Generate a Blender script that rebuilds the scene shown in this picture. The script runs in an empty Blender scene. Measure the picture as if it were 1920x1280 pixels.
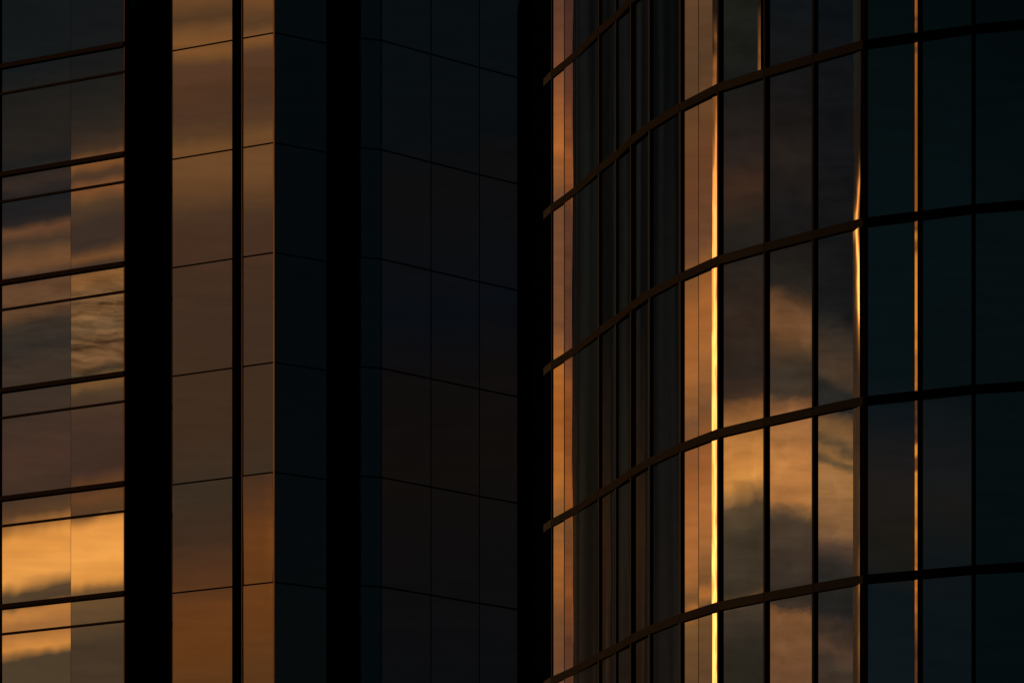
import bpy, bmesh, math, random
from mathutils import Vector, noise as mnoise
random.seed(7)
R = math.radians
S = bpy.context.scene
C = S.collection

# ------------------------------------------------------------------ camera
FP = 11883.0            # focal length in pixels of a 1920 px wide picture
HZ = 2720.0             # row of the horizon, far below the frame
CAMZ = 1.7
cd = bpy.data.cameras.new('camera'); cam = bpy.data.objects.new('camera', cd); C.objects.link(cam)
cam.location = (0, 0, CAMZ); cam.rotation_euler = (R(90), 0, 0)
cd.sensor_width = 36; cd.lens = 36 * FP / 1920; cd.shift_y = (HZ - 640) / 1920
cd.clip_start = 1; cd.clip_end = 20000
S.camera = cam
S.render.resolution_x = 1024; S.render.resolution_y = 682
S.view_settings.view_transform = 'Standard'; S.view_settings.look = 'None'
S.view_settings.exposure = -2.0; S.view_settings.gamma = 1.0
S.cycles.max_bounces = 6

# ------------------------------------------------------------------ sun
SUN_AZ, SUN_EL = -50.0, 4.5          # azimuth clockwise from +Y, degrees
sd = bpy.data.lights.new('sun', 'SUN'); sun = bpy.data.objects.new('sun', sd); C.objects.link(sun)
sd.energy = 2.0; sd.angle = R(0.5); sd.color = (1.0, 0.50, 0.20)
sv = Vector((math.sin(R(SUN_AZ)) * math.cos(R(SUN_EL)), math.cos(R(SUN_AZ)) * math.cos(R(SUN_EL)), math.sin(R(SUN_EL))))
sun.rotation_euler = sv.to_track_quat('Z', 'Y').to_euler()
sun.location = (-300, 200, 120)

# ------------------------------------------------------------------ sky
def lin(c):
    return tuple((v / 255 / 12.92) if v <= 10 else ((v / 255 + .055) / 1.055) ** 2.4 for v in c)

W = bpy.data.worlds.new('World'); S.world = W; W.use_nodes = True
nt = W.node_tree; nt.nodes.clear()
N = nt.nodes.new; LK = nt.links.new
def put(sock, v):
    if v is None: return
    if hasattr(v, 'is_output'): LK(v, sock)
    else: sock.default_value = v
def M(op, a, b=None, c=None, clamp=False):
    n = N('ShaderNodeMath'); n.operation = op; n.use_clamp = clamp
    put(n.inputs[0], a); put(n.inputs[1], b)
    if c is not None: put(n.inputs[2], c)
    return n.outputs[0]
def SM(x, a, b):        # smoothstep
    n = N('ShaderNodeMapRange'); n.interpolation_type = 'SMOOTHSTEP'
    put(n.inputs['Value'], x); n.inputs['From Min'].default_value = a; n.inputs['From Max'].default_value = b
    return n.outputs['Result']
def MIX(f, a, b):
    n = N('ShaderNodeMix'); n.data_type = 'RGBA'
    put(n.inputs[0], f); put(n.inputs[6], a); put(n.inputs[7], b)
    return n.outputs[2]
def VS(col, s):
    n = N('ShaderNodeVectorMath'); n.operation = 'SCALE'
    put(n.inputs[0], col); put(n.inputs['Scale'], s)
    return n.outputs[0]
def VA(a, b):
    n = N('ShaderNodeVectorMath'); n.operation = 'ADD'; put(n.inputs[0], a); put(n.inputs[1], b)
    return n.outputs[0]
def NOISE(x, y, sc, det=3.0, rough=.5, w=0.0):
    c = N('ShaderNodeCombineXYZ'); put(c.inputs[0], x); put(c.inputs[1], y); c.inputs[2].default_value = w
    n = N('ShaderNodeTexNoise'); LK(c.outputs[0], n.inputs['Vector'])
    n.inputs['Scale'].default_value = sc; n.inputs['Detail'].default_value = det; n.inputs['Roughness'].default_value = rough
    return n.outputs[0]
tc = N('ShaderNodeTexCoord'); sp = N('ShaderNodeSeparateXYZ'); LK(tc.outputs['Generated'], sp.inputs[0])
dx, dy, dz = sp.outputs
hor = M('SQRT', M('ADD', M('MULTIPLY', dx, dx), M('MULTIPLY', dy, dy)))
TE = M('DIVIDE', dz, M('MAXIMUM', hor, 1e-4))                   # tan(elevation)
AZ = M('MULTIPLY', M('ARCTAN2', dx, dy), 180 / math.pi)         # azimuth, degrees
AK = M('MULTIPLY', AZ, .2074)                                   # azimuth in thousandths of the focal length
V = M('SUBTRACT', 2.72, M('MULTIPLY', TE, 11.883))              # height in the sky, counted down

def ramp(stops):
    stops = sorted(stops)
    if len(stops) > 32: raise ValueError
    r = N('ShaderNodeValToRGB'); cr = r.color_ramp; cr.interpolation = 'LINEAR'
    while len(cr.elements) < len(stops): cr.elements.new(.5)
    for i, (y, c) in enumerate(stops): cr.elements[i].position = i / 40 # spread first, so order is kept
    for e, (y, c) in zip(cr.elements, stops): pass
    for i in range(len(stops) - 1, -1, -1): cr.elements[i].position = (stops[i][0] / 1000 + .3) / 2.0
    for i, (y, c) in enumerate(stops): cr.elements[i].color = (*lin(c), 1)
    return r
wav1 = NOISE(M('MULTIPLY', AK, 2.0), M('MULTIPLY', V, 12), 1.0, 3, .5)
wav2 = NOISE(M('MULTIPLY', AK, 8.0), M('MULTIPLY', V, 12), 1.0, 6, .62, 4.0)
wav3 = NOISE(M('MULTIPLY', AK, 7.0), M('MULTIPLY', V, 45), 1.0, 3, .5, 9.0)
big = NOISE(M('MULTIPLY', AK, 2.5), M('MULTIPLY', V, 3.0), 1.0, 3, .5, 2.0)
billow = NOISE(M('MULTIPLY', AK, 16.0), M('MULTIPLY', V, 19), 1.0, 5, .55, 21.0)
ripple = NOISE(M('MULTIPLY', AK, 11.0), M('MULTIPLY', V, 58), 1.0, 3, .55, 31.0)
streaks = NOISE(M('MULTIPLY', AZ, 1.3), M('MULTIPLY', V, .6), 1.0, 1.5, .4, 13.0)
def sector(stops, az0, slope=0.0, warp=.04, wn=None, tex=.25):
    wn = wn or wav1
    v = M('ADD', V, M('MULTIPLY', M('SUBTRACT', AK, az0 * .2074), slope))
    v = M('ADD', v, M('MULTIPLY', M('SUBTRACT', wn, .5), warp * 2))
    r = ramp(stops)
    LK(M('DIVIDE', M('ADD', v, .3), 2.0), r.inputs[0])
    t = M('ADD', 1.0, M('MULTIPLY', M('SUBTRACT', wav3, .5), tex * 4))
    if az0 in (-75.8, -72.2, -67.2):   # billowing cloud
        t = M('MULTIPLY', t, M('ADD', 1.0, M('MULTIPLY', M('SUBTRACT', billow, .5), .95)))
    if az0 in (-100.15, -99.1):         # a patch of rippled cloud
        k = 3.6 if az0 == -100.15 else 1.0
        band = M('MULTIPLY', M('MULTIPLY', SM(v, .50, .58), SM(v, .74, .68)), k)
        t = M('MAXIMUM', M('MULTIPLY', t, M('ADD', 1.0, M('MULTIPLY', M('SUBTRACT', ripple, .5), band))), .2)
    if az0 in (-35, -26.9, -25):       # upright streaks put into the dark sky in place of mirrored tower edges
        t = M('MULTIPLY', t, M('ADD', .62, M('MULTIPLY', SM(streaks, .42, .70), M('SUBTRACT', 1.0, SM(AZ, -21, -14)))))
    return VS(r.outputs[0], t)

dark_teal = [(0, (3, 9, 11)), (400, (6, 14, 16)), (740, (6, 14, 16)), (1280, (5, 12, 14))]
P9s = [(0, (4, 11, 13)), (400, (6, 15, 17)), (720, (7, 15, 17)), (780, (15, 20, 22)), (900, (22, 23, 24)), (960, (24, 23, 22)), (1060, (14, 20, 22)), (1280, (10, 18, 22))]
P8s = [(0, (5, 12, 14)), (400, (7, 16, 18)), (700, (8, 17, 19)), (780, (14, 20, 24)), (900, (30, 26, 24)), (1000, (27, 24, 20)), (1060, (26, 24, 20)), (1110, (12, 20, 24)), (1280, (14, 22, 26))]
L4s = [(0, (104, 70, 38)), (50, (98, 66, 36)), (80, (90, 62, 40)), (150, (62, 46, 36)), (215, (64, 50, 38)), (260, (105, 70, 40)), (300, (104, 71, 41)), (350, (94, 65, 39)), (372, (75, 55, 38)), (420, (68, 48, 36)), (800, (62, 44, 34)), (1000, (64, 44, 32)), (1090, (94, 56, 28)), (1130, (112, 64, 28)), (1280, (92, 54, 26)), (1400, (85, 50, 25))]
L3s = [(0, (108, 70, 38)), (15, (98, 66, 38)), (35, (80, 55, 34)), (60, (112, 74, 41)), (85, (122, 79, 42)), (100, (104, 70, 38)), (112, (86, 57, 38)), (150, (80, 52, 34)), (200, (74, 50, 34)), (240, (85, 58, 36)), (270, (104, 70, 38)), (290, (107, 71, 41)), (320, (105, 71, 40)), (350, (96, 64, 37)), (375, (85, 58, 36)), (400, (72, 50, 34)), (430, (68, 46, 32)), (600, (62, 44, 32)), (800, (62, 44, 30)), (920, (56, 44, 32)), (1010, (62, 43, 30)), (1090, (84, 51, 28)), (1120, (98, 57, 26)), (1200, (98, 57, 24)), (1280, (88, 54, 26))]
L2s = [(0, (20, 23, 24)), (130, (24, 24, 24)), (200, (34, 31, 27)), (250, (46, 37, 30)), (285, (64, 46, 33)), (305, (110, 70, 38)), (328, (122, 76, 40)), (345, (62, 48, 36)), (370, (122, 76, 42)), (395, (80, 58, 38)), (425, (60, 46, 36)), (470, (58, 44, 36)), (490, (115, 75, 42)), (508, (55, 46, 38)), (530, (135, 90, 48)), (565, (98, 70, 44)), (590, (114, 80, 48)), (620, (92, 68, 44)), (645, (104, 74, 46)), (690, (98, 68, 42)), (708, (70, 55, 38)), (725, (118, 82, 46)), (748, (75, 56, 38)), (800, (68, 48, 37)), (890, (62, 44, 35)), (925, (98, 62, 34)), (962, (80, 56, 36)), (985, (228, 150, 70)), (1045, (240, 162, 76)), (1088, (215, 142, 64)), (1108, (105, 76, 46)), (1200, (68, 53, 38))]
L1s = [(0, (20, 23, 24)), (130, (21, 24, 25)), (190, (31, 29, 26)), (285, (37, 32, 28)), (310, (30, 30, 30)), (345, (52, 40, 33)), (385, (28, 28, 30)), (418, (36, 32, 30)), (434, (98, 65, 42)), (460, (66, 50, 38)), (482, (100, 68, 42)), (500, (108, 72, 44)), (522, (70, 52, 40)), (548, (96, 65, 43)), (592, (92, 64, 42)), (615, (54, 45, 36)), (660, (48, 42, 36)), (700, (60, 48, 38)), (745, (58, 46, 37)), (860, (70, 48, 37)), (925, (64, 47, 36)), (965, (90, 62, 38)), (985, (150, 98, 50)), (1010, (222, 146, 66)), (1080, (232, 156, 74)), (1098, (180, 122, 60)), (1112, (84, 64, 42)), (1132, (76, 58, 40)), (1148, (190, 124, 60)), (1180, (150, 98, 52)), (1215, (205, 134, 62)), (1238, (76, 60, 42))]
P7s = [(0, (12, 16, 18)), (300, (20, 20, 22)), (430, (20, 20, 20)), (600, (24, 24, 24)), (640, (48, 41, 34)), (670, (62, 48, 36)), (710, (70, 54, 40)), (735, (40, 38, 34)), (770, (36, 36, 34)), (790, (94, 67, 42)), (820, (124, 88, 52)), (838, (84, 66, 45)), (855, (134, 94, 54)), (870, (84, 68, 46)), (888, (152, 106, 60)), (950, (146, 102, 60)), (1000, (122, 86, 54)), (1030, (75, 56, 44)), (1060, (50, 42, 36)), (1090, (36, 34, 30)), (1150, (32, 30, 28)), (1200, (62, 47, 36)), (1225, (78, 57, 42)), (1260, (60, 48, 38))]
P6s = [(0, (16, 20, 22)), (170, (22, 20, 20)), (300, (34, 28, 24)), (400, (24, 22, 22)), (450, (24, 22, 20)), (540, (38, 33, 28)), (580, (98, 67, 42)), (620, (112, 75, 46)), (650, (80, 58, 38)), (690, (56, 46, 36)), (735, (62, 50, 38)), (752, (112, 75, 46)), (780, (144, 95, 56)), (870, (180, 118, 62)), (940, (172, 113, 60)), (960, (120, 84, 50)), (985, (70, 56, 42)), (1050, (60, 48, 38)), (1110, (48, 40, 32)), (1138, (60, 46, 36)), (1155, (118, 78, 46)), (1200, (112, 75, 46)), (1280, (102, 69, 44))]
P5s = [(0, (27, 27, 22)), (145, (24, 24, 22)), (300, (38, 30, 26)), (350, (58, 39, 28)), (420, (38, 32, 26)), (455, (34, 30, 26)), (600, (48, 36, 28)), (700, (42, 34, 28)), (740, (62, 44, 32)), (762, (118, 76, 42)), (800, (155, 102, 54)), (850, (190, 124, 60)), (900, (200, 134, 64)), (925, (150, 105, 58)), (950, (80, 62, 42)), (1000, (62, 52, 38)), (1080, (60, 50, 38)), (1112, (56, 46, 34)), (1125, (110, 75, 44)), (1140, (62, 50, 38)), (1200, (45, 39, 31)), (1280, (40, 36, 28))]
P4s = [(0, (88, 60, 38)), (150, (80, 56, 36)), (250, (96, 62, 36)), (350, (95, 58, 34)), (480, (98, 62, 40)), (520, (118, 75, 40)), (600, (152, 90, 42)), (700, (152, 93, 46)), (800, (108, 71, 42)), (900, (140, 82, 40)), (1000, (162, 99, 50)), (1080, (152, 95, 48)), (1125, (108, 73, 42)), (1152, (168, 102, 45)), (1175, (110, 76, 42)), (1280, (90, 62, 38))]
As = [(0, (98, 62, 46)), (100, (110, 68, 48)), (180, (130, 78, 46)), (300, (182, 105, 48)), (370, (138, 84, 44)), (400, (114, 73, 46)), (640, (122, 76, 46)), (685, (150, 90, 46)), (720, (178, 104, 42)), (800, (166, 92, 36)), (940, (186, 110, 44)), (985, (140, 90, 46)), (1100, (168, 98, 44)), (1190, (120, 76, 44)), (1280, (110, 70, 44))]
As = [(y, tuple(int(v * k) for v in c)) for y, c in As for k in (.80 if y < 150 else .87,)]
Bs = [(y, (int(c[0] * .80), int(c[1] * .76), int(c[2] * .84))) for y, c in As]
glowside = [(0, (26, 20, 16)), (300, (32, 24, 18)), (700, (48, 33, 22)), (900, (62, 42, 25)), (1280, (46, 32, 22))]
darkcol = [(0, (11, 12, 11)), (500, (13, 13, 11)), (900, (20, 17, 12)), (1280, (26, 19, 13))]
darkcol3 = [(0, (10, 11, 11)), (600, (11, 11, 10)), (1000, (14, 12, 10)), (1280, (18, 15, 12))]
darkcol2 = [(0, (12, 12, 11)), (600, (16, 14, 12)), (850, (34, 24, 16)), (1000, (48, 31, 18)), (1280, (34, 24, 16))]
added_glow = [(0, (150, 82, 32)), (60, (100, 56, 24)), (95, (150, 82, 30)), (250, (138, 76, 27)), (400, (150, 82, 28)), (430, (110, 58, 22)), (500, (205, 125, 45)), (600, (215, 132, 50)), (735, (150, 85, 30)), (775, (62, 38, 24)), (840, (115, 62, 26)), (885, (220, 138, 50)), (1060, (160, 90, 32)), (1090, (195, 108, 36)), (1180, (115, 62, 26)), (1280, (72, 42, 22))]  # glow column added to the sky for the slim strip and trims to mirror
R2s = [(0, (4, 9, 12)), (1280, (3, 8, 11))]
R1s = [(0, (4, 9, 11)), (500, (4, 8, 11)), (1280, (7, 10, 11))]
R3s = [(0, (8, 13, 16)), (280, (9, 13, 15)), (340, (14, 13, 14)), (470, (12, 13, 15)), (600, (9, 12, 17)), (720, (15, 12, 12)), (900, (16, 13, 11)), (1100, (13, 12, 13)), (1280, (11, 12, 14))]

# (lower azimuth bound, profile, centre azimuth, slope, warp, warp noise, texture)
SECT = [  # bands of sky shaped to give each mirror pane its tones
 (-180,  dark_teal, -158.8, 0, .02, wav1, .1),
 (-130,  P8s, -116.4, .2, .03, wav1, .1),
 (-115.9, P9s, -115.3, .2, .03, wav1, .1),
 (-108,  L4s, -102.2, -.12, .016, wav1, .09),
 (-102.0, L3s, -101.7, -.12, .018, wav1, .09),
 (-101.0, L2s, -100.15, -.22, .014, wav1, .10),
 (-99.65, L1s, -99.1, -.20, .018, wav1, .12),
 (-92,   added_glow, -87, 0, .01, wav2, .12),
 (-82,   P7s, -75.8, .35, .040, wav2, .20),
 (-73.7, P6s, -72.2, .18, .045, wav2, .14),
 (-70.0, P5s, -67.2, -.2, .034, wav2, .12),
 (-62.0, glowside, -50, 0, .05, wav1, .2),
 (-46.5, P4s, -44.4, -.3, .05, wav2, .12),
 (-41.0, darkcol3, -35, 0, .1, wav2, .1),
 (-31.5, As, -29.9, -.4, .05, wav2, .15),
 (-29.8, Bs, -29.35, -.4, .05, wav2, .2),
 (-28.7, darkcol2, -26.9, 0, .1, wav2, .1),
 (-26.3, darkcol, -25, 0, .05, wav1, .1),
 (60,    R3s, 77, .1, .05, wav1, .1),
 (86,    R1s, 96, 0, .02, wav1, .05),
 (115,   R2s, 134, 0, .02, wav1, .05),
]
HW = .06
col = None
for i, (lo, st, a0, sl, wp, wn, tx) in enumerate(SECT):
    c = sector(st, a0, sl, wp, wn, tx)
    if col is None: col = c; continue
    col = MIX(SM(AZ, lo - (.9 if lo in (-130, -62.0, -41.0, 60, 86, 115, -92, -82, -46.5) else HW), lo + (.9 if lo in (-130, -62.0, -41.0, 60, 86, 115, -92, -82, -46.5) else HW)), col, c)
# the open sky above and between the clouds, evening blue
sky = N('ShaderNodeTexSky'); sky.sky_type = 'NISHITA'; sky.sun_disc = False
sky.sun_elevation = R(SUN_EL); sky.sun_rotation = R(SUN_AZ)
sky.air_density = 1.0; sky.dust_density = 2.0
clouds = VS(col, 8.0)  # the shaped sky bands, added glow and streaks included
openf = M('MULTIPLY', SM(TE, .30, .9), .10)
clear = VS(sky.outputs[0], .10)
tot = MIX(openf, clouds, clear)
# glow round the low sun, behind thin cloud
ga = M('SUBTRACT', AZ, SUN_AZ)
streak = NOISE(M('MULTIPLY', AK, 2.0), M('MULTIPLY', V, 2.2), 1.0, 3, .5, 6.0)
gv = M('MULTIPLY', SM(V, -.03, .72), M('ADD', .55, M('MULTIPLY', streak, .9)))
core = M('MULTIPLY', M('EXPONENT', M('MULTIPLY', M('POWER', M('DIVIDE', ga, .95), 2.0), -1.0)), gv)
halo = M('MULTIPLY', M('EXPONENT', M('MULTIPLY', M('POWER', M('DIVIDE', ga, 1.9), 2.0), -1.0)), gv)
def RGBN(c):
    n = N('ShaderNodeRGB'); n.outputs[0].default_value = (*c, 1); return n.outputs[0]
tot = VA(tot, VS(RGBN((16.0, 5.6, 1.3)), core))
tot = VA(tot, VS(RGBN((4.2, 1.45, .16)), halo))
bg = N('ShaderNodeBackground'); LK(tot, bg.inputs[0]); bg.inputs[1].default_value = 1.0
wo = N('ShaderNodeOutputWorld'); LK(bg.outputs[0], wo.inputs[0])

# ------------------------------------------------------------------ materials
def mat(name, base, rough, metal=0.0, spec=.5, bump=None, var=0.0, vscale=2.0):
    m = bpy.data.materials.new(name); m.use_nodes = True
    t = m.node_tree; b = t.nodes['Principled BSDF']
    b.inputs['Base Color'].default_value = (*base, 1); b.inputs['Roughness'].default_value = rough
    b.inputs['Metallic'].default_value = metal; b.inputs['Specular IOR Level'].default_value = spec
    g = t.nodes.new('ShaderNodeNewGeometry')
    if var:
        n = t.nodes.new('ShaderNodeTexNoise'); n.inputs['Scale'].default_value = vscale; n.inputs['Detail'].default_value = 4
        mp = t.nodes.new('ShaderNodeMapping'); mp.inputs['Scale'].default_value = (1, 1, .35)
        t.links.new(g.outputs['Position'], mp.inputs[0]); t.links.new(mp.outputs[0], n.inputs['Vector'])
        mr = t.nodes.new('ShaderNodeMapRange'); mr.inputs['To Min'].default_value = 1 - var; mr.inputs['To Max'].default_value = 1 + var
        t.links.new(n.outputs[0], mr.inputs[0])
        vm = t.nodes.new('ShaderNodeVectorMath'); vm.operation = 'SCALE'; vm.inputs[0].default_value = base
        t.links.new(mr.outputs[0], vm.inputs['Scale']); t.links.new(vm.outputs[0], b.inputs['Base Color'])
    if bump:
        sc, dist, zs = bump
        n = t.nodes.new('ShaderNodeTexNoise'); n.inputs['Scale'].default_value = sc; n.inputs['Detail'].default_value = 1.0
        mp = t.nodes.new('ShaderNodeMapping'); mp.inputs['Scale'].default_value = (1, 1, zs)
        t.links.new(g.outputs['Position'], mp.inputs[0]); t.links.new(mp.outputs[0], n.inputs['Vector'])
        bp = t.nodes.new('ShaderNodeBump'); bp.inputs['Distance'].default_value = dist; bp.inputs['Strength'].default_value = 1
        t.links.new(n.outputs[0], bp.inputs['Height']); t.links.new(bp.outputs[0], b.inputs['Normal'])
    return m
glass = mat('coated_glass', (.5, .5, .5), .0, 1.0, bump=(.9, .0005, .45), var=.05, vscale=.6)
glass_c = mat('curved_coated_glass', (.5, .5, .5), .0, 1.0, bump=(.8, .0005, .5), var=.05, vscale=.6)
glass_s = mat('slim_coated_glass', (.5, .5, .5), .01, 1.0, bump=(2.2, .0028, .6))
frame = mat('dark_anodised_frame', (.007, .0062, .006), .6, 0, .04, var=.3, vscale=3)
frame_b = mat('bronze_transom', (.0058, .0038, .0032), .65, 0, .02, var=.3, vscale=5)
frame_l = mat('grey_transom', (.035, .030, .027), .40, 0, .35, var=.3, vscale=4)
trim_m = mat('polished_trim', (.40, .38, .36), .12, 1.0)
trim_w = mat('weathered_trim', (.22, .21, .20), .15, 1.0)
trim_d = mat('dull_trim', (.10, .09, .085), .2, 1.0)
faded_m = mat('faded_transom_metal', (.004, .003, .0025), .8, 0, 0.0, var=.2)  # darkened transom metal, the shade at the far end put into its colour
black = mat('black_wall_and_dark_edge_pane', (.003, .003, .0035), .9, 0, 0.0, var=.2)
joint_m = mat('joint_sealant', (.010, .009, .008), .6, 0, .1)
roof_m = mat('roof_membrane', (.12, .12, .12), .9, 0, .2, var=.2)
asphalt = mat('asphalt', (.05, .05, .05), .9, 0, .3, var=.3, vscale=.8)

# ------------------------------------------------------------------ helpers
def thing(name, label, cat, loc):
    o = bpy.data.objects.new(name, None); C.objects.link(o); o.location = loc
    o['label'] = label; o['category'] = cat
    return o
def link(name, verts, faces, m, parent, origin, smooth=False, label=None):
    me = bpy.data.meshes.new(name)
    me.from_pydata([tuple(Vector(v) - Vector(origin)) for v in verts], [], faces)
    bm = bmesh.new(); bm.from_mesh(me); bmesh.ops.recalc_face_normals(bm, faces=bm.faces); bm.to_mesh(me); bm.free()
    if smooth:
        for p in me.polygons: p.use_smooth = True
    me.materials.append(m)
    o = bpy.data.objects.new(name, me); C.objects.link(o)
    if parent is not None:
        o.parent = parent; o.location = Vector(origin) - parent.location
    else: o.location = origin
    if label: o['label'] = label
    return o
def P(x, y_depth):      # plan point seen at picture column x at that depth
    return Vector(((x - 960) * y_depth / FP, y_depth))
def nrm(a, b):          # outward normal of the plan line a->b, a at the left
    d = (b - a).normalized(); return Vector((d.y, -d.x))
def ray_hit(x, a, b):   # plan point where the view column x meets the line a-b
    t = (x - 960) / FP; d = b - a
    s = (t * a.y - a.x) / (d.x - t * d.y)
    return a + d * s
def prism(pts, z0, z1):     # plan polygon extruded (4 points)
    n = len(pts)
    v = [(p.x, p.y, z0) for p in pts] + [(p.x, p.y, z1) for p in pts]
    f = [list(range(n))[::-1], list(range(n, 2 * n))] + [[i, (i + 1) % n, n + (i + 1) % n, n + i] for i in range(n)]
    return v, f
def slab(name, a, b, z0, z1, t0, t1, m, parent, label=None):   # box along a-b from offset t0 to t1 outward
    n = nrm(a, b)
    pts = [a + n * t0, b + n * t0, b + n * t1, a + n * t1]
    v, f = prism(pts, z0, z1)
    return link(name, v, f, m, parent, (a.x, a.y, z0), label=label)
def pane(name, a, b, z0, z1, off, m, parent, tilt=0.0, yaw=0.0, thick=.03):
    # tilt, yaw in degrees: the small misalignments of real panes
    n = nrm(a, b); L = (b - a).length
    ty = math.tan(R(tilt)) * (z1 - z0) / 2; yy = math.tan(R(yaw)) * L / 2
    v = []
    for o in (0, -thick):
        for (p, sgn) in ((a, -1), (b, 1)):
            for (z, zs) in ((z0, 1), (z1, -1)):
                q = p + n * (off + o + ty * zs + yy * sgn)
                v.append((q.x, q.y, z))
    f = [[0, 1, 3, 2], [4, 6, 7, 5], [0, 2, 6, 4], [1, 5, 7, 3], [0, 4, 5, 1], [2, 3, 7, 6]]
    return link(name, v, f, m, parent, (a.x, a.y, z0))
def bowed(name, a, b, z0, z1, m, parent, bow, edge, seed):
    # a pane slightly bowed across its width (bow) and bent at its right edge (edge), degrees
    n = nrm(a, b); d = (b - a).normalized(); L = (b - a).length
    NX, NZ = 14, 16; vs = []; fs = []
    for j in range(NZ + 1):
        z = z0 + (z1 - z0) * j / NZ; h = 0; hs = [0]
        k = 1 + .9 * mnoise.noise(Vector((seed * 3.7, z * .5, .3)))
        for i in range(NX):
            u = (i + .5) / NX
            ang = bow * (u - .5) + edge * max(0, (u - .50 - .25 * (k - 1)) / .40) ** 1.3 * k
            hs.append(hs[-1] + math.tan(R(ang)) * L / NX)
        c = sum(hs) / len(hs)
        for i, h in enumerate(hs):
            p = a + d * (L * i / NX) + n * (h - c)
            vs.append((p.x, p.y, z))
    for j in range(NZ):
        for i in range(NX):
            q = j * (NX + 1) + i; fs.append([q, q + 1, q + NX + 2, q + NX + 1])
    o = link(name, vs, fs, m, parent, (a.x, a.y, z0), smooth=True)
    sm = o.modifiers.new('thickness', 'SOLIDIFY'); sm.thickness = .02; sm.offset = -1
    es = o.modifiers.new('crisp_rim', 'EDGE_SPLIT'); es.split_angle = R(35)
    return o
def face_az(a, b, x):
    n = nrm(a, b); v = Vector(((x - 960) / FP, 1)).normalized()
    r = v - 2 * v.dot(n) * n
    return math.degrees(math.atan2(r.x, r.y))

# ------------------------------------------------------------------ ground
g = link('ground', [(-3000, -3000, 0), (3000, -3000, 0), (3000, 6000, 0), (-3000, 6000, 0)], [[0, 1, 2, 3]], asphalt, None, (0, 0, 0))
g['kind'] = 'structure'

# ================================================================== ANGULAR TOWER
H = 4.0
def dep(x, ymid, c): return FP * H * (c - 2.5) / (HZ - ymid)
CL, CR = 12.82, 12.92
def zk(c, k): return CAMZ + (c - k) * H
plan = {x: P(x, dep(x, y, CR) * (1.009 if x > 640 else 1)) for x, y in ((323, 604.75), (436, 589), (514, 576.2), (613, 592.3), (672, 584.5), (715, 587.8), (808, 608.6), (899, 628.75), (981, 646.2))}
WS = 1.05                                                # the west tower stands a little farther away, its storeys a little taller
HW_ = H * WS
def zw(k): return CAMZ + (CL - k) * HW_
pL0 = P(0, dep(0, 632, CL) * WS); pL3 = P(234, dep(233, 597.65, CL) * WS)
root = thing('banded_office_tower', 'glass tower at the left edge with heavy dark horizontal bands, reflecting ragged orange clouds', 'building', (-17, 246, 0))
ROWS = range(-1, 6)
dirL = (pL3 - pL0).normalized(); pLm = ray_hit(133, pL0, pL3)
pLe = pL0 - dirL * 2.2                                  # west end, outside the frame
dirR = Vector((.66, .751)).normalized()
pR0 = pL3 + dirR * 1.25                                   # narrow return after the corner
# -- west wing: two butt jointed panes per storey with a spandrel strip under each heavy transom
for k in ROWS:
    zt = zw(k); zs = zw(k) - 1.06; zb = zw(k + 1)
    for (a, b, yw, nm) in ((pLe, pL0 + dirL * .02, .6, 0), (pL0 + dirL * .06, pLm - dirL * .005, .25, 1), (pLm + dirL * .005, pL3 - dirL * .05, 0, 2)):
        tl = random.uniform(-.03, .03)
        pane('spandrel_panel', a, b, zs + .05, zt - .07, 0, glass, root, tl, yw)
        pane('window_pane', a, b, zb + .10, zs - .05, 0, glass, root, tl * .7, yw)
    slab('transom', pLe, pL3, zt - .07, zt + .10, -.05, .10, frame_l, root)
    slab('transom', pLe, pL3, zt - .115, zt - .073, -.05, .05, black, root)
    slab('slim_transom', pLe, pL3, zs - .035, zs + .045, -.05, .07, frame_l, root)
    # return
    a, b = pL3 + dirR * .05, pR0 - dirR * .12
    pane('spandrel_panel', a, b, zs + .05, zt - .07, -.02, glass, root)
    pane('window_pane', a, b, zb + .10, zs - .05, -.02, glass, root)
    slab('transom', pL3, pR0, zt - .07, zt + .10, -.05, .04, frame, root)
    slab('slim_transom', pL3, pR0, zs - .035, zs + .045, -.05, .03, frame, root)
Z0, Z1 = zw(6) + .1, zw(-1) - .07
nL = nrm(pL0, pL3)
slab('corner_trim', pL3 - dirL * .045, pL3, Z0, Z1, -.04, .02, trim_d, root)
slab('recess_post', pR0 - dirR * .10, pR0, Z0, Z1, -.05, .06, frame_l, root)
ZW0, ZW1 = Z0, Z1
slab('west_end_trim', pL0 + dirL * .022, pL0 + dirL * .058, Z0, Z1, -.05, .05, frame, root)
# -- shafts: black walls behind everything, recesses
def back(a, b, z0, z1, off=-.06, th=.25, nm='backing_wall'):
    return slab(nm, a, b, z0, z1, off - th, off, black, root)
back(pLe, pL3, Z0, Z1); back(pL3 + dirR * .02, pR0, Z0, Z1)
plan[323].y -= .093
p3, p436, p5, p6, p7, p8, p9, p10, p11 = [plan[x] for x in (323, 436, 514, 613, 672, 715, 808, 899, 981)]
# the black end of the west tower, beyond its narrow return
pW = pR0 + Vector((4.6, .5))
v, f = prism([pR0 + Vector((.0, .1)), pW, pW + Vector((0, 8)), pR0 + Vector((-.3, 8))], Z0, Z1)
link('end_wall', v, f, black, root, (pR0.x, pR0.y, Z0))
outw = [pLe, pL3, pR0, pW, pW + Vector((0, 8)), pLe + Vector((0, 14))]
west = root
root = thing('angular_office_tower', 'sharp cornered middle tower of flush panels, amber left of its corner, nearly black right', 'building', (-6, 240, 0))
Z0, Z1 = zk(CR, 6) + .1, zk(CR, -1) - .07
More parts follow.
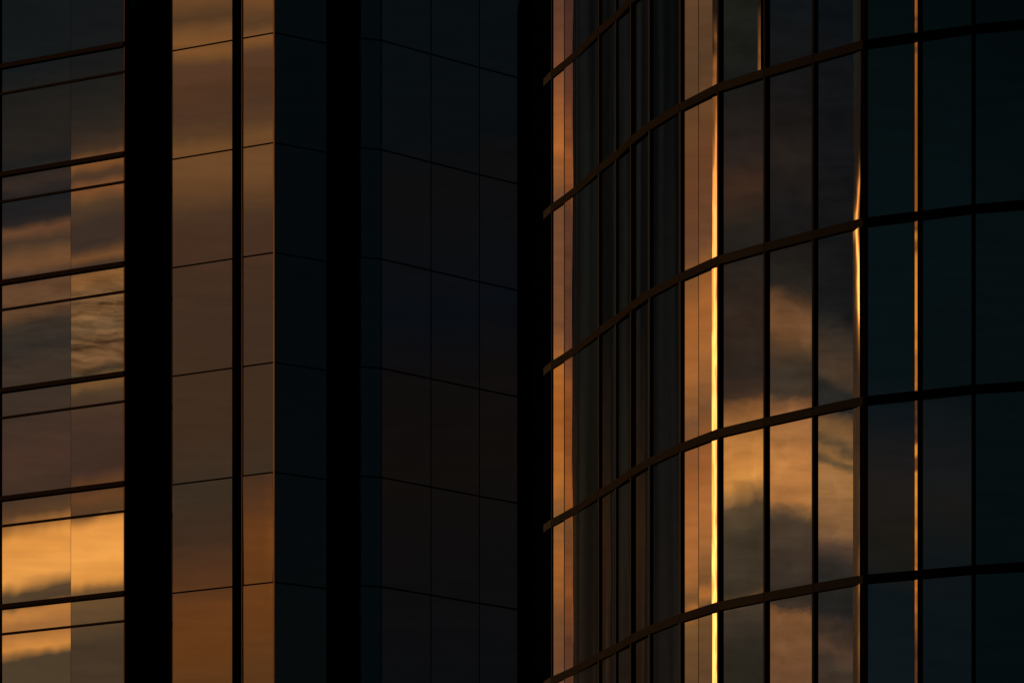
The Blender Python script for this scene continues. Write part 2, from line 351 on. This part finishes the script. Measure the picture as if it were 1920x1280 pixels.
# -- second wing, left faces
dir3 = (p5 - p3).normalized()
q3 = p3
q436 = ray_hit(436, p3, p5); q453 = ray_hit(453.5, p3, p5)
tilts4 = {4: .42, 3: .0, 5: .1}
for k in ROWS:
    zt = zk(CR, k); zb = zk(CR, k + 1)
    t = random.uniform(-.03, .03)
    pane('window_pane', q3 + dir3 * .03, q436 - dir3 * .02, zb + .03, zt - .03, 0, glass, root, t)
    pane('window_pane', q453 + dir3 * .03, p5 - dir3 * .05, zb + .03, zt - .03, 0, glass, root, -tilts4.get(k, t) )
    slab('panel_joint', q3 + dir3 * .03, q436, zt - .024, zt + .024, -.04, .004, joint_m, root)
    slab('panel_joint', q453 + dir3 * .03, p5, zt - .024, zt + .024, -.04, .004, joint_m, root)
    slab('wall_bracket', q3 - dir3 * .03, q3 + dir3 * .012, zt - 1.25, zt - 1.05, -.02, .02, frame, root)
back(q3, q436, Z0, Z1, -.06); back(q453, p5, Z0, Z1, -.06)
slab('groove_wall', q436 - dir3 * .05, q453 + dir3 * .05, Z0, Z1, -.65, -.55, glass, root)
slab('groove_side', q453 - dir3 * .012, q453 + dir3 * .02, Z0, Z1, -.54, 0.012, trim_d, root)
slab('corner_trim', q3 - dir3 * .012, q3 + dir3 * .02, Z0, Z1, -.03, .01, trim_d, root)
# a slim folded trim on the sharp corner, turned towards the added sky glow
def turned(name, p, th, w, z0, z1, m, parent):
    t = Vector((math.cos(R(th)), -math.sin(R(th))))       # along the strip, to the right and nearer
    return slab(name, p - t * w / 2, p + t * w / 2, z0, z1, -.02, 0, m, parent)
turned('corner_trim', p5 + Vector((-.012, -.03)), 45.4, .06, Z0, Z1, trim_w, root)
turned('groove_trim', q453 + Vector((.0, -.04)), 45.2, .05, Z0, Z1, trim_d, root)
turned('corner_bead', pL3 + Vector((-.02, -.04)), 44.7, .05, ZW0, ZW1, trim_d, west)
for k in ROWS:
    turned('post_cap', pR0 - dirR * .05 + Vector((-.03, -.09)), 44.8, .07, zw(k) - 1.0, zw(k) - .12, trim_d, west)
    turned('post_cover', pR0 - dirR * .05 + Vector((-.03, -.09)), 60, .10, zw(k + 1) - .10, zw(k) - 1.04, frame_l, west)
# -- right faces
def rightface(a, b, off=0, sc=1.0, dn=.025):
    d = (b - a).normalized()
    for k in ROWS:
        zt = CAMZ + (CR - k) * H * sc; zb = CAMZ + (CR - k - 1) * H * sc
        pane('window_pane', a + d * dn, b - d * dn, zb + .03, zt - .03, off, glass, root, random.uniform(-.01, .01))
        slab('panel_joint', a + d * dn, b - d * dn, zt - .024, zt + .024, off - .04, off + .003, joint_m, root)
    back(a, b, Z0, Z1, off - .06)
rightface(p5, p6)
p7b = ray_hit(675.5, p7, p8)
rightface(p7b, p8, sc=1.009); rightface(p8, p9, sc=1.009); rightface(p9, p10, sc=1.009)
p11b = ray_hit(981, p10, p11)
rightface(p10, p11b, sc=1.009)
# the deep slot between second and third wing
slot_b = p6 + Vector((-.2, 3.2))
slab('slot_wall', slot_b, Vector((p7.x + .2, slot_b.y + .1)), Z0, Z1, -.2, 0, black, root)
slab('slot_wall', Vector((p7.x + .1, p7.y + .12)), Vector((p7.x + .22, slot_b.y)), Z0, Z1, -.2, 0, black, root)
# edge of the third wing: bright slips on the spandrels, dull below
for k in ROWS:
    zt = CAMZ + (CR - k) * H * 1.009; zn = zt - H * 1.009
    turned('edge_trim', p7 + Vector((.022, -.05)), 74, .20, zt - 1.24, zt - .03, trim_m, root)
    turned('edge_slip', p7 + Vector((.022, -.05)), 74, .20, zn + .03, zt - 1.27, trim_d, root)
# black flank behind the curved tower
pf = p11b + Vector((4.2, .6))
v, f = prism([p11b, pf, pf + Vector((0, 9)), p11b + Vector((-.2, .3))], Z0, Z1)
link('flank_wall', v, f, black, root, (p11b.x, p11b.y, Z0))
# lower and upper storeys outside the frame
outline = [p3, p5, p6, p7, p8, p11b, pf, pf + Vector((0, 16)), p3 + Vector((0, 24))]
def inset(pts, d):
    c = sum(pts, Vector((0, 0))) / len(pts)
    return [p + (c - p).normalized() * d for p in pts]
def storeys(name, pts, z0, z1, h, rootobj, m, mj):
    vs, fs = prism(inset(pts, .08), z0, z1)
    o = link(name, vs, fs, m, rootobj, (pts[0].x, pts[0].y, z0))
    z = z1; vs = []; fs = []
    while z > z0 + .5:
        a, b = prism(inset(pts, .02), z - .2, z - .05); n = len(vs); vs += a; fs += [[i + n for i in q] for q in b]
        z -= h
    link(name + '_bands', vs, fs, mj, rootobj, (pts[0].x, pts[0].y, z0))
def ends(out, z0, z1, r, gm):
    vs, fs = prism(inset(out, 1.6), z0, z1); link('core', vs, fs, black, r, (out[0].x, out[0].y, z0))
    storeys('lower_storeys', out, 0, z0 - .02, H, r, gm, frame)
    storeys('upper_storeys', out, z1 + .12, z1 + 16, H, r, gm, frame)
    vs, fs = prism(inset(out, .5), z1 + 16.05, z1 + 17.2); link('roof', vs, fs, roof_m, r, (out[0].x, out[0].y, z1 + 16))
ends(outline, Z0, Z1, root, glass)
ends(outw, zw(6) + .1, zw(-1) - .07, west, glass)

# ================================================================== CURVED TOWER
K = 141.0 * 1997
jx = [1000, 1034, 1058, 1082.5, 1122, 1154, 1182, 1217, 1274.5, 1345.5, 1432.6, 1523.6, 1619, 1722.5, 1824, 1925]
bar = [2, 1.6, 1.5, 2.2, 4.8, 2.6, 6.4, 5.0, 4.0, 5.2, 5.0, 4.6, 3.8, 2.8, 1.8, 1.2]              # how wide each fin's flank shows
faz = [-22, -30.3, -29.35, -25.4, -26.7, -25.6, -27.0, -36, -44.5, -67.2, -72.2, -75.8, -116.4, -115.3, -138.5]   # where each facet mirrors to
def step(vx, xa, xb, az, left):
    al = math.degrees(((xa + xb) / 2 - 960) / FP); th = (az + al + 180) / 2
    t = Vector((math.cos(R(th)), -math.sin(R(th))))
    return ray_hit(xa if left else xb, vx, vx + t)
gi = [None] * len(jx); c0 = 9
gi[c0] = P(jx[c0] + bar[c0], K / 1909 + .1)
for i in range(c0 - 1, -1, -1): gi[i] = step(gi[i + 1], jx[i] + bar[i], jx[i + 1] + bar[i + 1], faz[i], True)
for i in range(c0, len(jx) - 1): gi[i + 1] = step(gi[i], jx[i] + bar[i], jx[i + 1] + bar[i + 1], faz[i], False)
gi = [gi[0] + Vector((.5, 3.5))] + gi + [gi[-1] + Vector((1.2, .05))]
jx = [None] + jx + [2030]; bar = [3] + bar + [2]
nf = len(gi) - 1
cp = []; fin = []
for i in range(nf + 1):
    n1 = nrm(gi[max(i - 1, 0)], gi[max(i, 1)]); n2 = nrm(gi[min(i, nf - 1)], gi[min(i + 1, nf)])
    n = (n1 + n2).normalized(); p = min(.13, bar[i] * gi[i].y / FP / abs(n.x))
    fin.append((n, p)); cp.append(gi[i] + n * (p / n.dot(n1)))
ZB = [CAMZ + q * 141 / FP for q in (3299, 2961, 2674, 2336, 1997, 1658, 1320)]
ct = thing('rounded_glass_tower', 'rounded glass tower on the right, narrow tall facets in a dark grid, some columns orange', 'building', (6, 150, 0))
# strips: facet right end -> (left column, right column, strip turn angle, twist amplitude)
# per storey: turn offset at the top and at the bottom of the slip
# (columns, turn, twist, seed, offsets, bow)
strips = {1345.5: (1336.5, 1345.4, 65.9, .12, 0, {0: (-1.6, -1.1), 1: (-1.0, .1), 2: (-.5, .1), 5: (0, .55)}, .85),
          1432.6: (1421.5, 1426.5, 65.0, .25, 1, {0: (.6, .6), 1: (.9, 1.0), 2: (-8.2, -8.4), 3: (-8.4, -8.2), 4: (-8.2, -8.1), 5: (-8.3, -8.2)}, .5),
          1619: (1601.0, 1612, 66.4, .75, 2, {0: (-6.6, -6.4), 1: (-6.4, -5.6), 2: (-6.5, .4), 3: (.4, -3.0), 4: (-3.2, -1.8), 5: (-1.6, -2.2)}, 2.6),
          1722.5: (1716.4, 1721.6, 48.4, .12, 3, {}, 1.0)}
def strip(nm, a, th, w, z0, z1, amp, seed, offs=(0, 0), bow=1.4):
    # narrow glass slip, gently bowed and twisted
    t = Vector((math.cos(R(th)), -math.sin(R(th)))); n = Vector((t.y, -t.x))
    NX, NZ = 6, 24
    vs = []; fs = []
    L = z1 - z0
    prof = []
    for j in range(NZ + 1):
        z = z0 + L * j / NZ
        base = mnoise.noise(Vector((seed * 7.3, z * .55, 3.1))) * amp
        tw = base + .35 * amp * mnoise.noise(Vector((seed * 3.1 + 5, z * 1.7, 1.1)))
        tw += offs[1] + (offs[0] - offs[1]) * j / NZ
        d = 0; row = []
        for i2 in range(NX + 1):
            u = i2 / NX
            if i2:
                um = (i2 - .5) / NX
                ang = tw + bow * (um - .5)       # degrees, the bow
                d += math.tan(R(ang)) * w / NX
            row.append((u * w, d))
        m_ = sum(r[1] for r in row) / len(row)
        prof.append([(r[0], r[1] - row[0][1]) for r in row])
        for (u, dd) in prof[-1]:
            p = a + t * u - n * dd * -1
            vs.append((p.x, p.y, z))
    for j in range(NZ):
        for i2 in range(NX):
            q = j * (NX + 1) + i2
            fs.append([q, q + 1, q + NX + 2, q + NX + 1])
    o = link(nm, vs, fs, glass_s, ct, (a.x, a.y, z0), smooth=True)
    sd_ = o.modifiers.new('thickness', 'SOLIDIFY'); sd_.thickness = .012; sd_.offset = -1
    es = o.modifiers.new('crisp_rim', 'EDGE_SPLIT'); es.split_angle = R(35)
    return o
for i in range(nf):
    a, b = gi[i], gi[i + 1]; d = (b - a).normalized(); n = nrm(a, b)
    r = b
    st = strips.get(jx[i + 1])
    if st:
        r = ray_hit(st[0], a, b); r2 = ray_hit(st[1], a, b)
    for rw in range(6):
        zt, zb = ZB[rw] - .09, ZB[rw + 1] + .09
        st = strips.get(jx[i + 1]); r = ray_hit(st[0], a, b) if st else b
        if jx[i + 1] == 1432.6 and rw > 1: st = None; r = b      # the slip is only there in the upper storeys
        pa, pb = a + d * .02, r - d * .02
        if i < 2:       # edge glazing, its dark reflection put in as a black colour
            pane('dark_edge_pane', pa, pb, zb, zt, 0, black, ct); continue
        tl = random.uniform(-.015, .015); yw = random.uniform(-.02, .02)
        if i in (9,):      # a seam down the middle of this facet: two butt jointed lights in one opening
            mseam = ray_hit(1310, a, b)
            pane('window_pane', pa, mseam - d * .02, zb, zt, 0, glass_c, ct, tl, yw)
            pane('narrow_pane', mseam + d * .02, pb, zb, zt, 0, glass_c, ct, tl, yw - .25)
        elif 3 <= i <= 8:
            bw, ed = {3: (.05, 1.6), 4: (.5, .3), 5: (.6, .4), 6: (.4, -.4), 7: (.9, .5), 8: (1.1, .2)}[i]
            bowed('window_pane', pa, pb, zb, zt, glass_c, ct, bw, ed, i * 11 + rw)
        else:
            pane('window_pane', pa, pb, zb, zt, 0, glass_c, ct, tl, yw)
        if st:
            wpl = (r2 - r).length
            ths = st[2]
            # width so that the slip fills its columns
            tdir = Vector((math.cos(R(ths)), -math.sin(R(ths)))); tt = (st[1] - 960) / FP
            s0 = r + n * .012
            w = (tt * s0.y - s0.x) / (tdir.x - tt * tdir.y)
            w = min(max(w, .05), .45)
            strip('glass_slip', s0, ths, w, zb, zt, st[3], st[4] * 10 + rw, st[5].get(rw, (0, 0)), st[6])
    slab('backing_wall', a, b, ZB[6], ZB[0], -.30, -.06, black, ct)
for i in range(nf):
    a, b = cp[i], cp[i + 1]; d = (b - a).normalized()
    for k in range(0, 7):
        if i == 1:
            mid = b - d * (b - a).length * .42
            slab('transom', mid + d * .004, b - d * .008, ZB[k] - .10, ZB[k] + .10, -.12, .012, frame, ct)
            slab('faded_transom', a, mid, ZB[k] - .095, ZB[k] + .095, -.12, .008, faded_m, ct); continue  # far piece of the transom, its fade into shade painted by a darker metal
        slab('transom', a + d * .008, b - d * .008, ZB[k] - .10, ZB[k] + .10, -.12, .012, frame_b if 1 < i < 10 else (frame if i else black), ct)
for i in range(nf + 1):
    # fin at joint i, along the mean normal
    n, p = fin[i]; t = Vector((-n.y, n.x))
    w = .055 if 5 <= i <= 9 else .036
    base = gi[i]
    for rw in range(6):
        v, f = prism([base - t * w - n * .03, base + t * w - n * .03, base + t * w + n * p, base - t * w + n * p], ZB[rw + 1] + .10, ZB[rw] - .10)
        link('mullion', v, f, frame, ct, (base.x, base.y, ZB[rw + 1] + .10))
out2 = list(cp) + [cp[-1] + Vector((6, 3)), cp[-1] + Vector((6, 30)), cp[0] + Vector((3, 14))]
vs, fs = prism(inset(out2, 1.2), ZB[6], ZB[0]); link('core', vs, fs, black, ct, (cp[0].x, cp[0].y, ZB[6]))
storeys('lower_storeys', out2, 0, ZB[6] - .12, 4.02, ct, glass_c, frame)
storeys('upper_storeys', out2, ZB[0] + .12, ZB[0] + 20, 4.02, ct, glass_c, frame)
vs, fs = prism(inset(out2, .5), ZB[0] + 20.05, ZB[0] + 21.2); link('roof', vs, fs, roof_m, ct, (cp[0].x, cp[0].y, ZB[0] + 20))
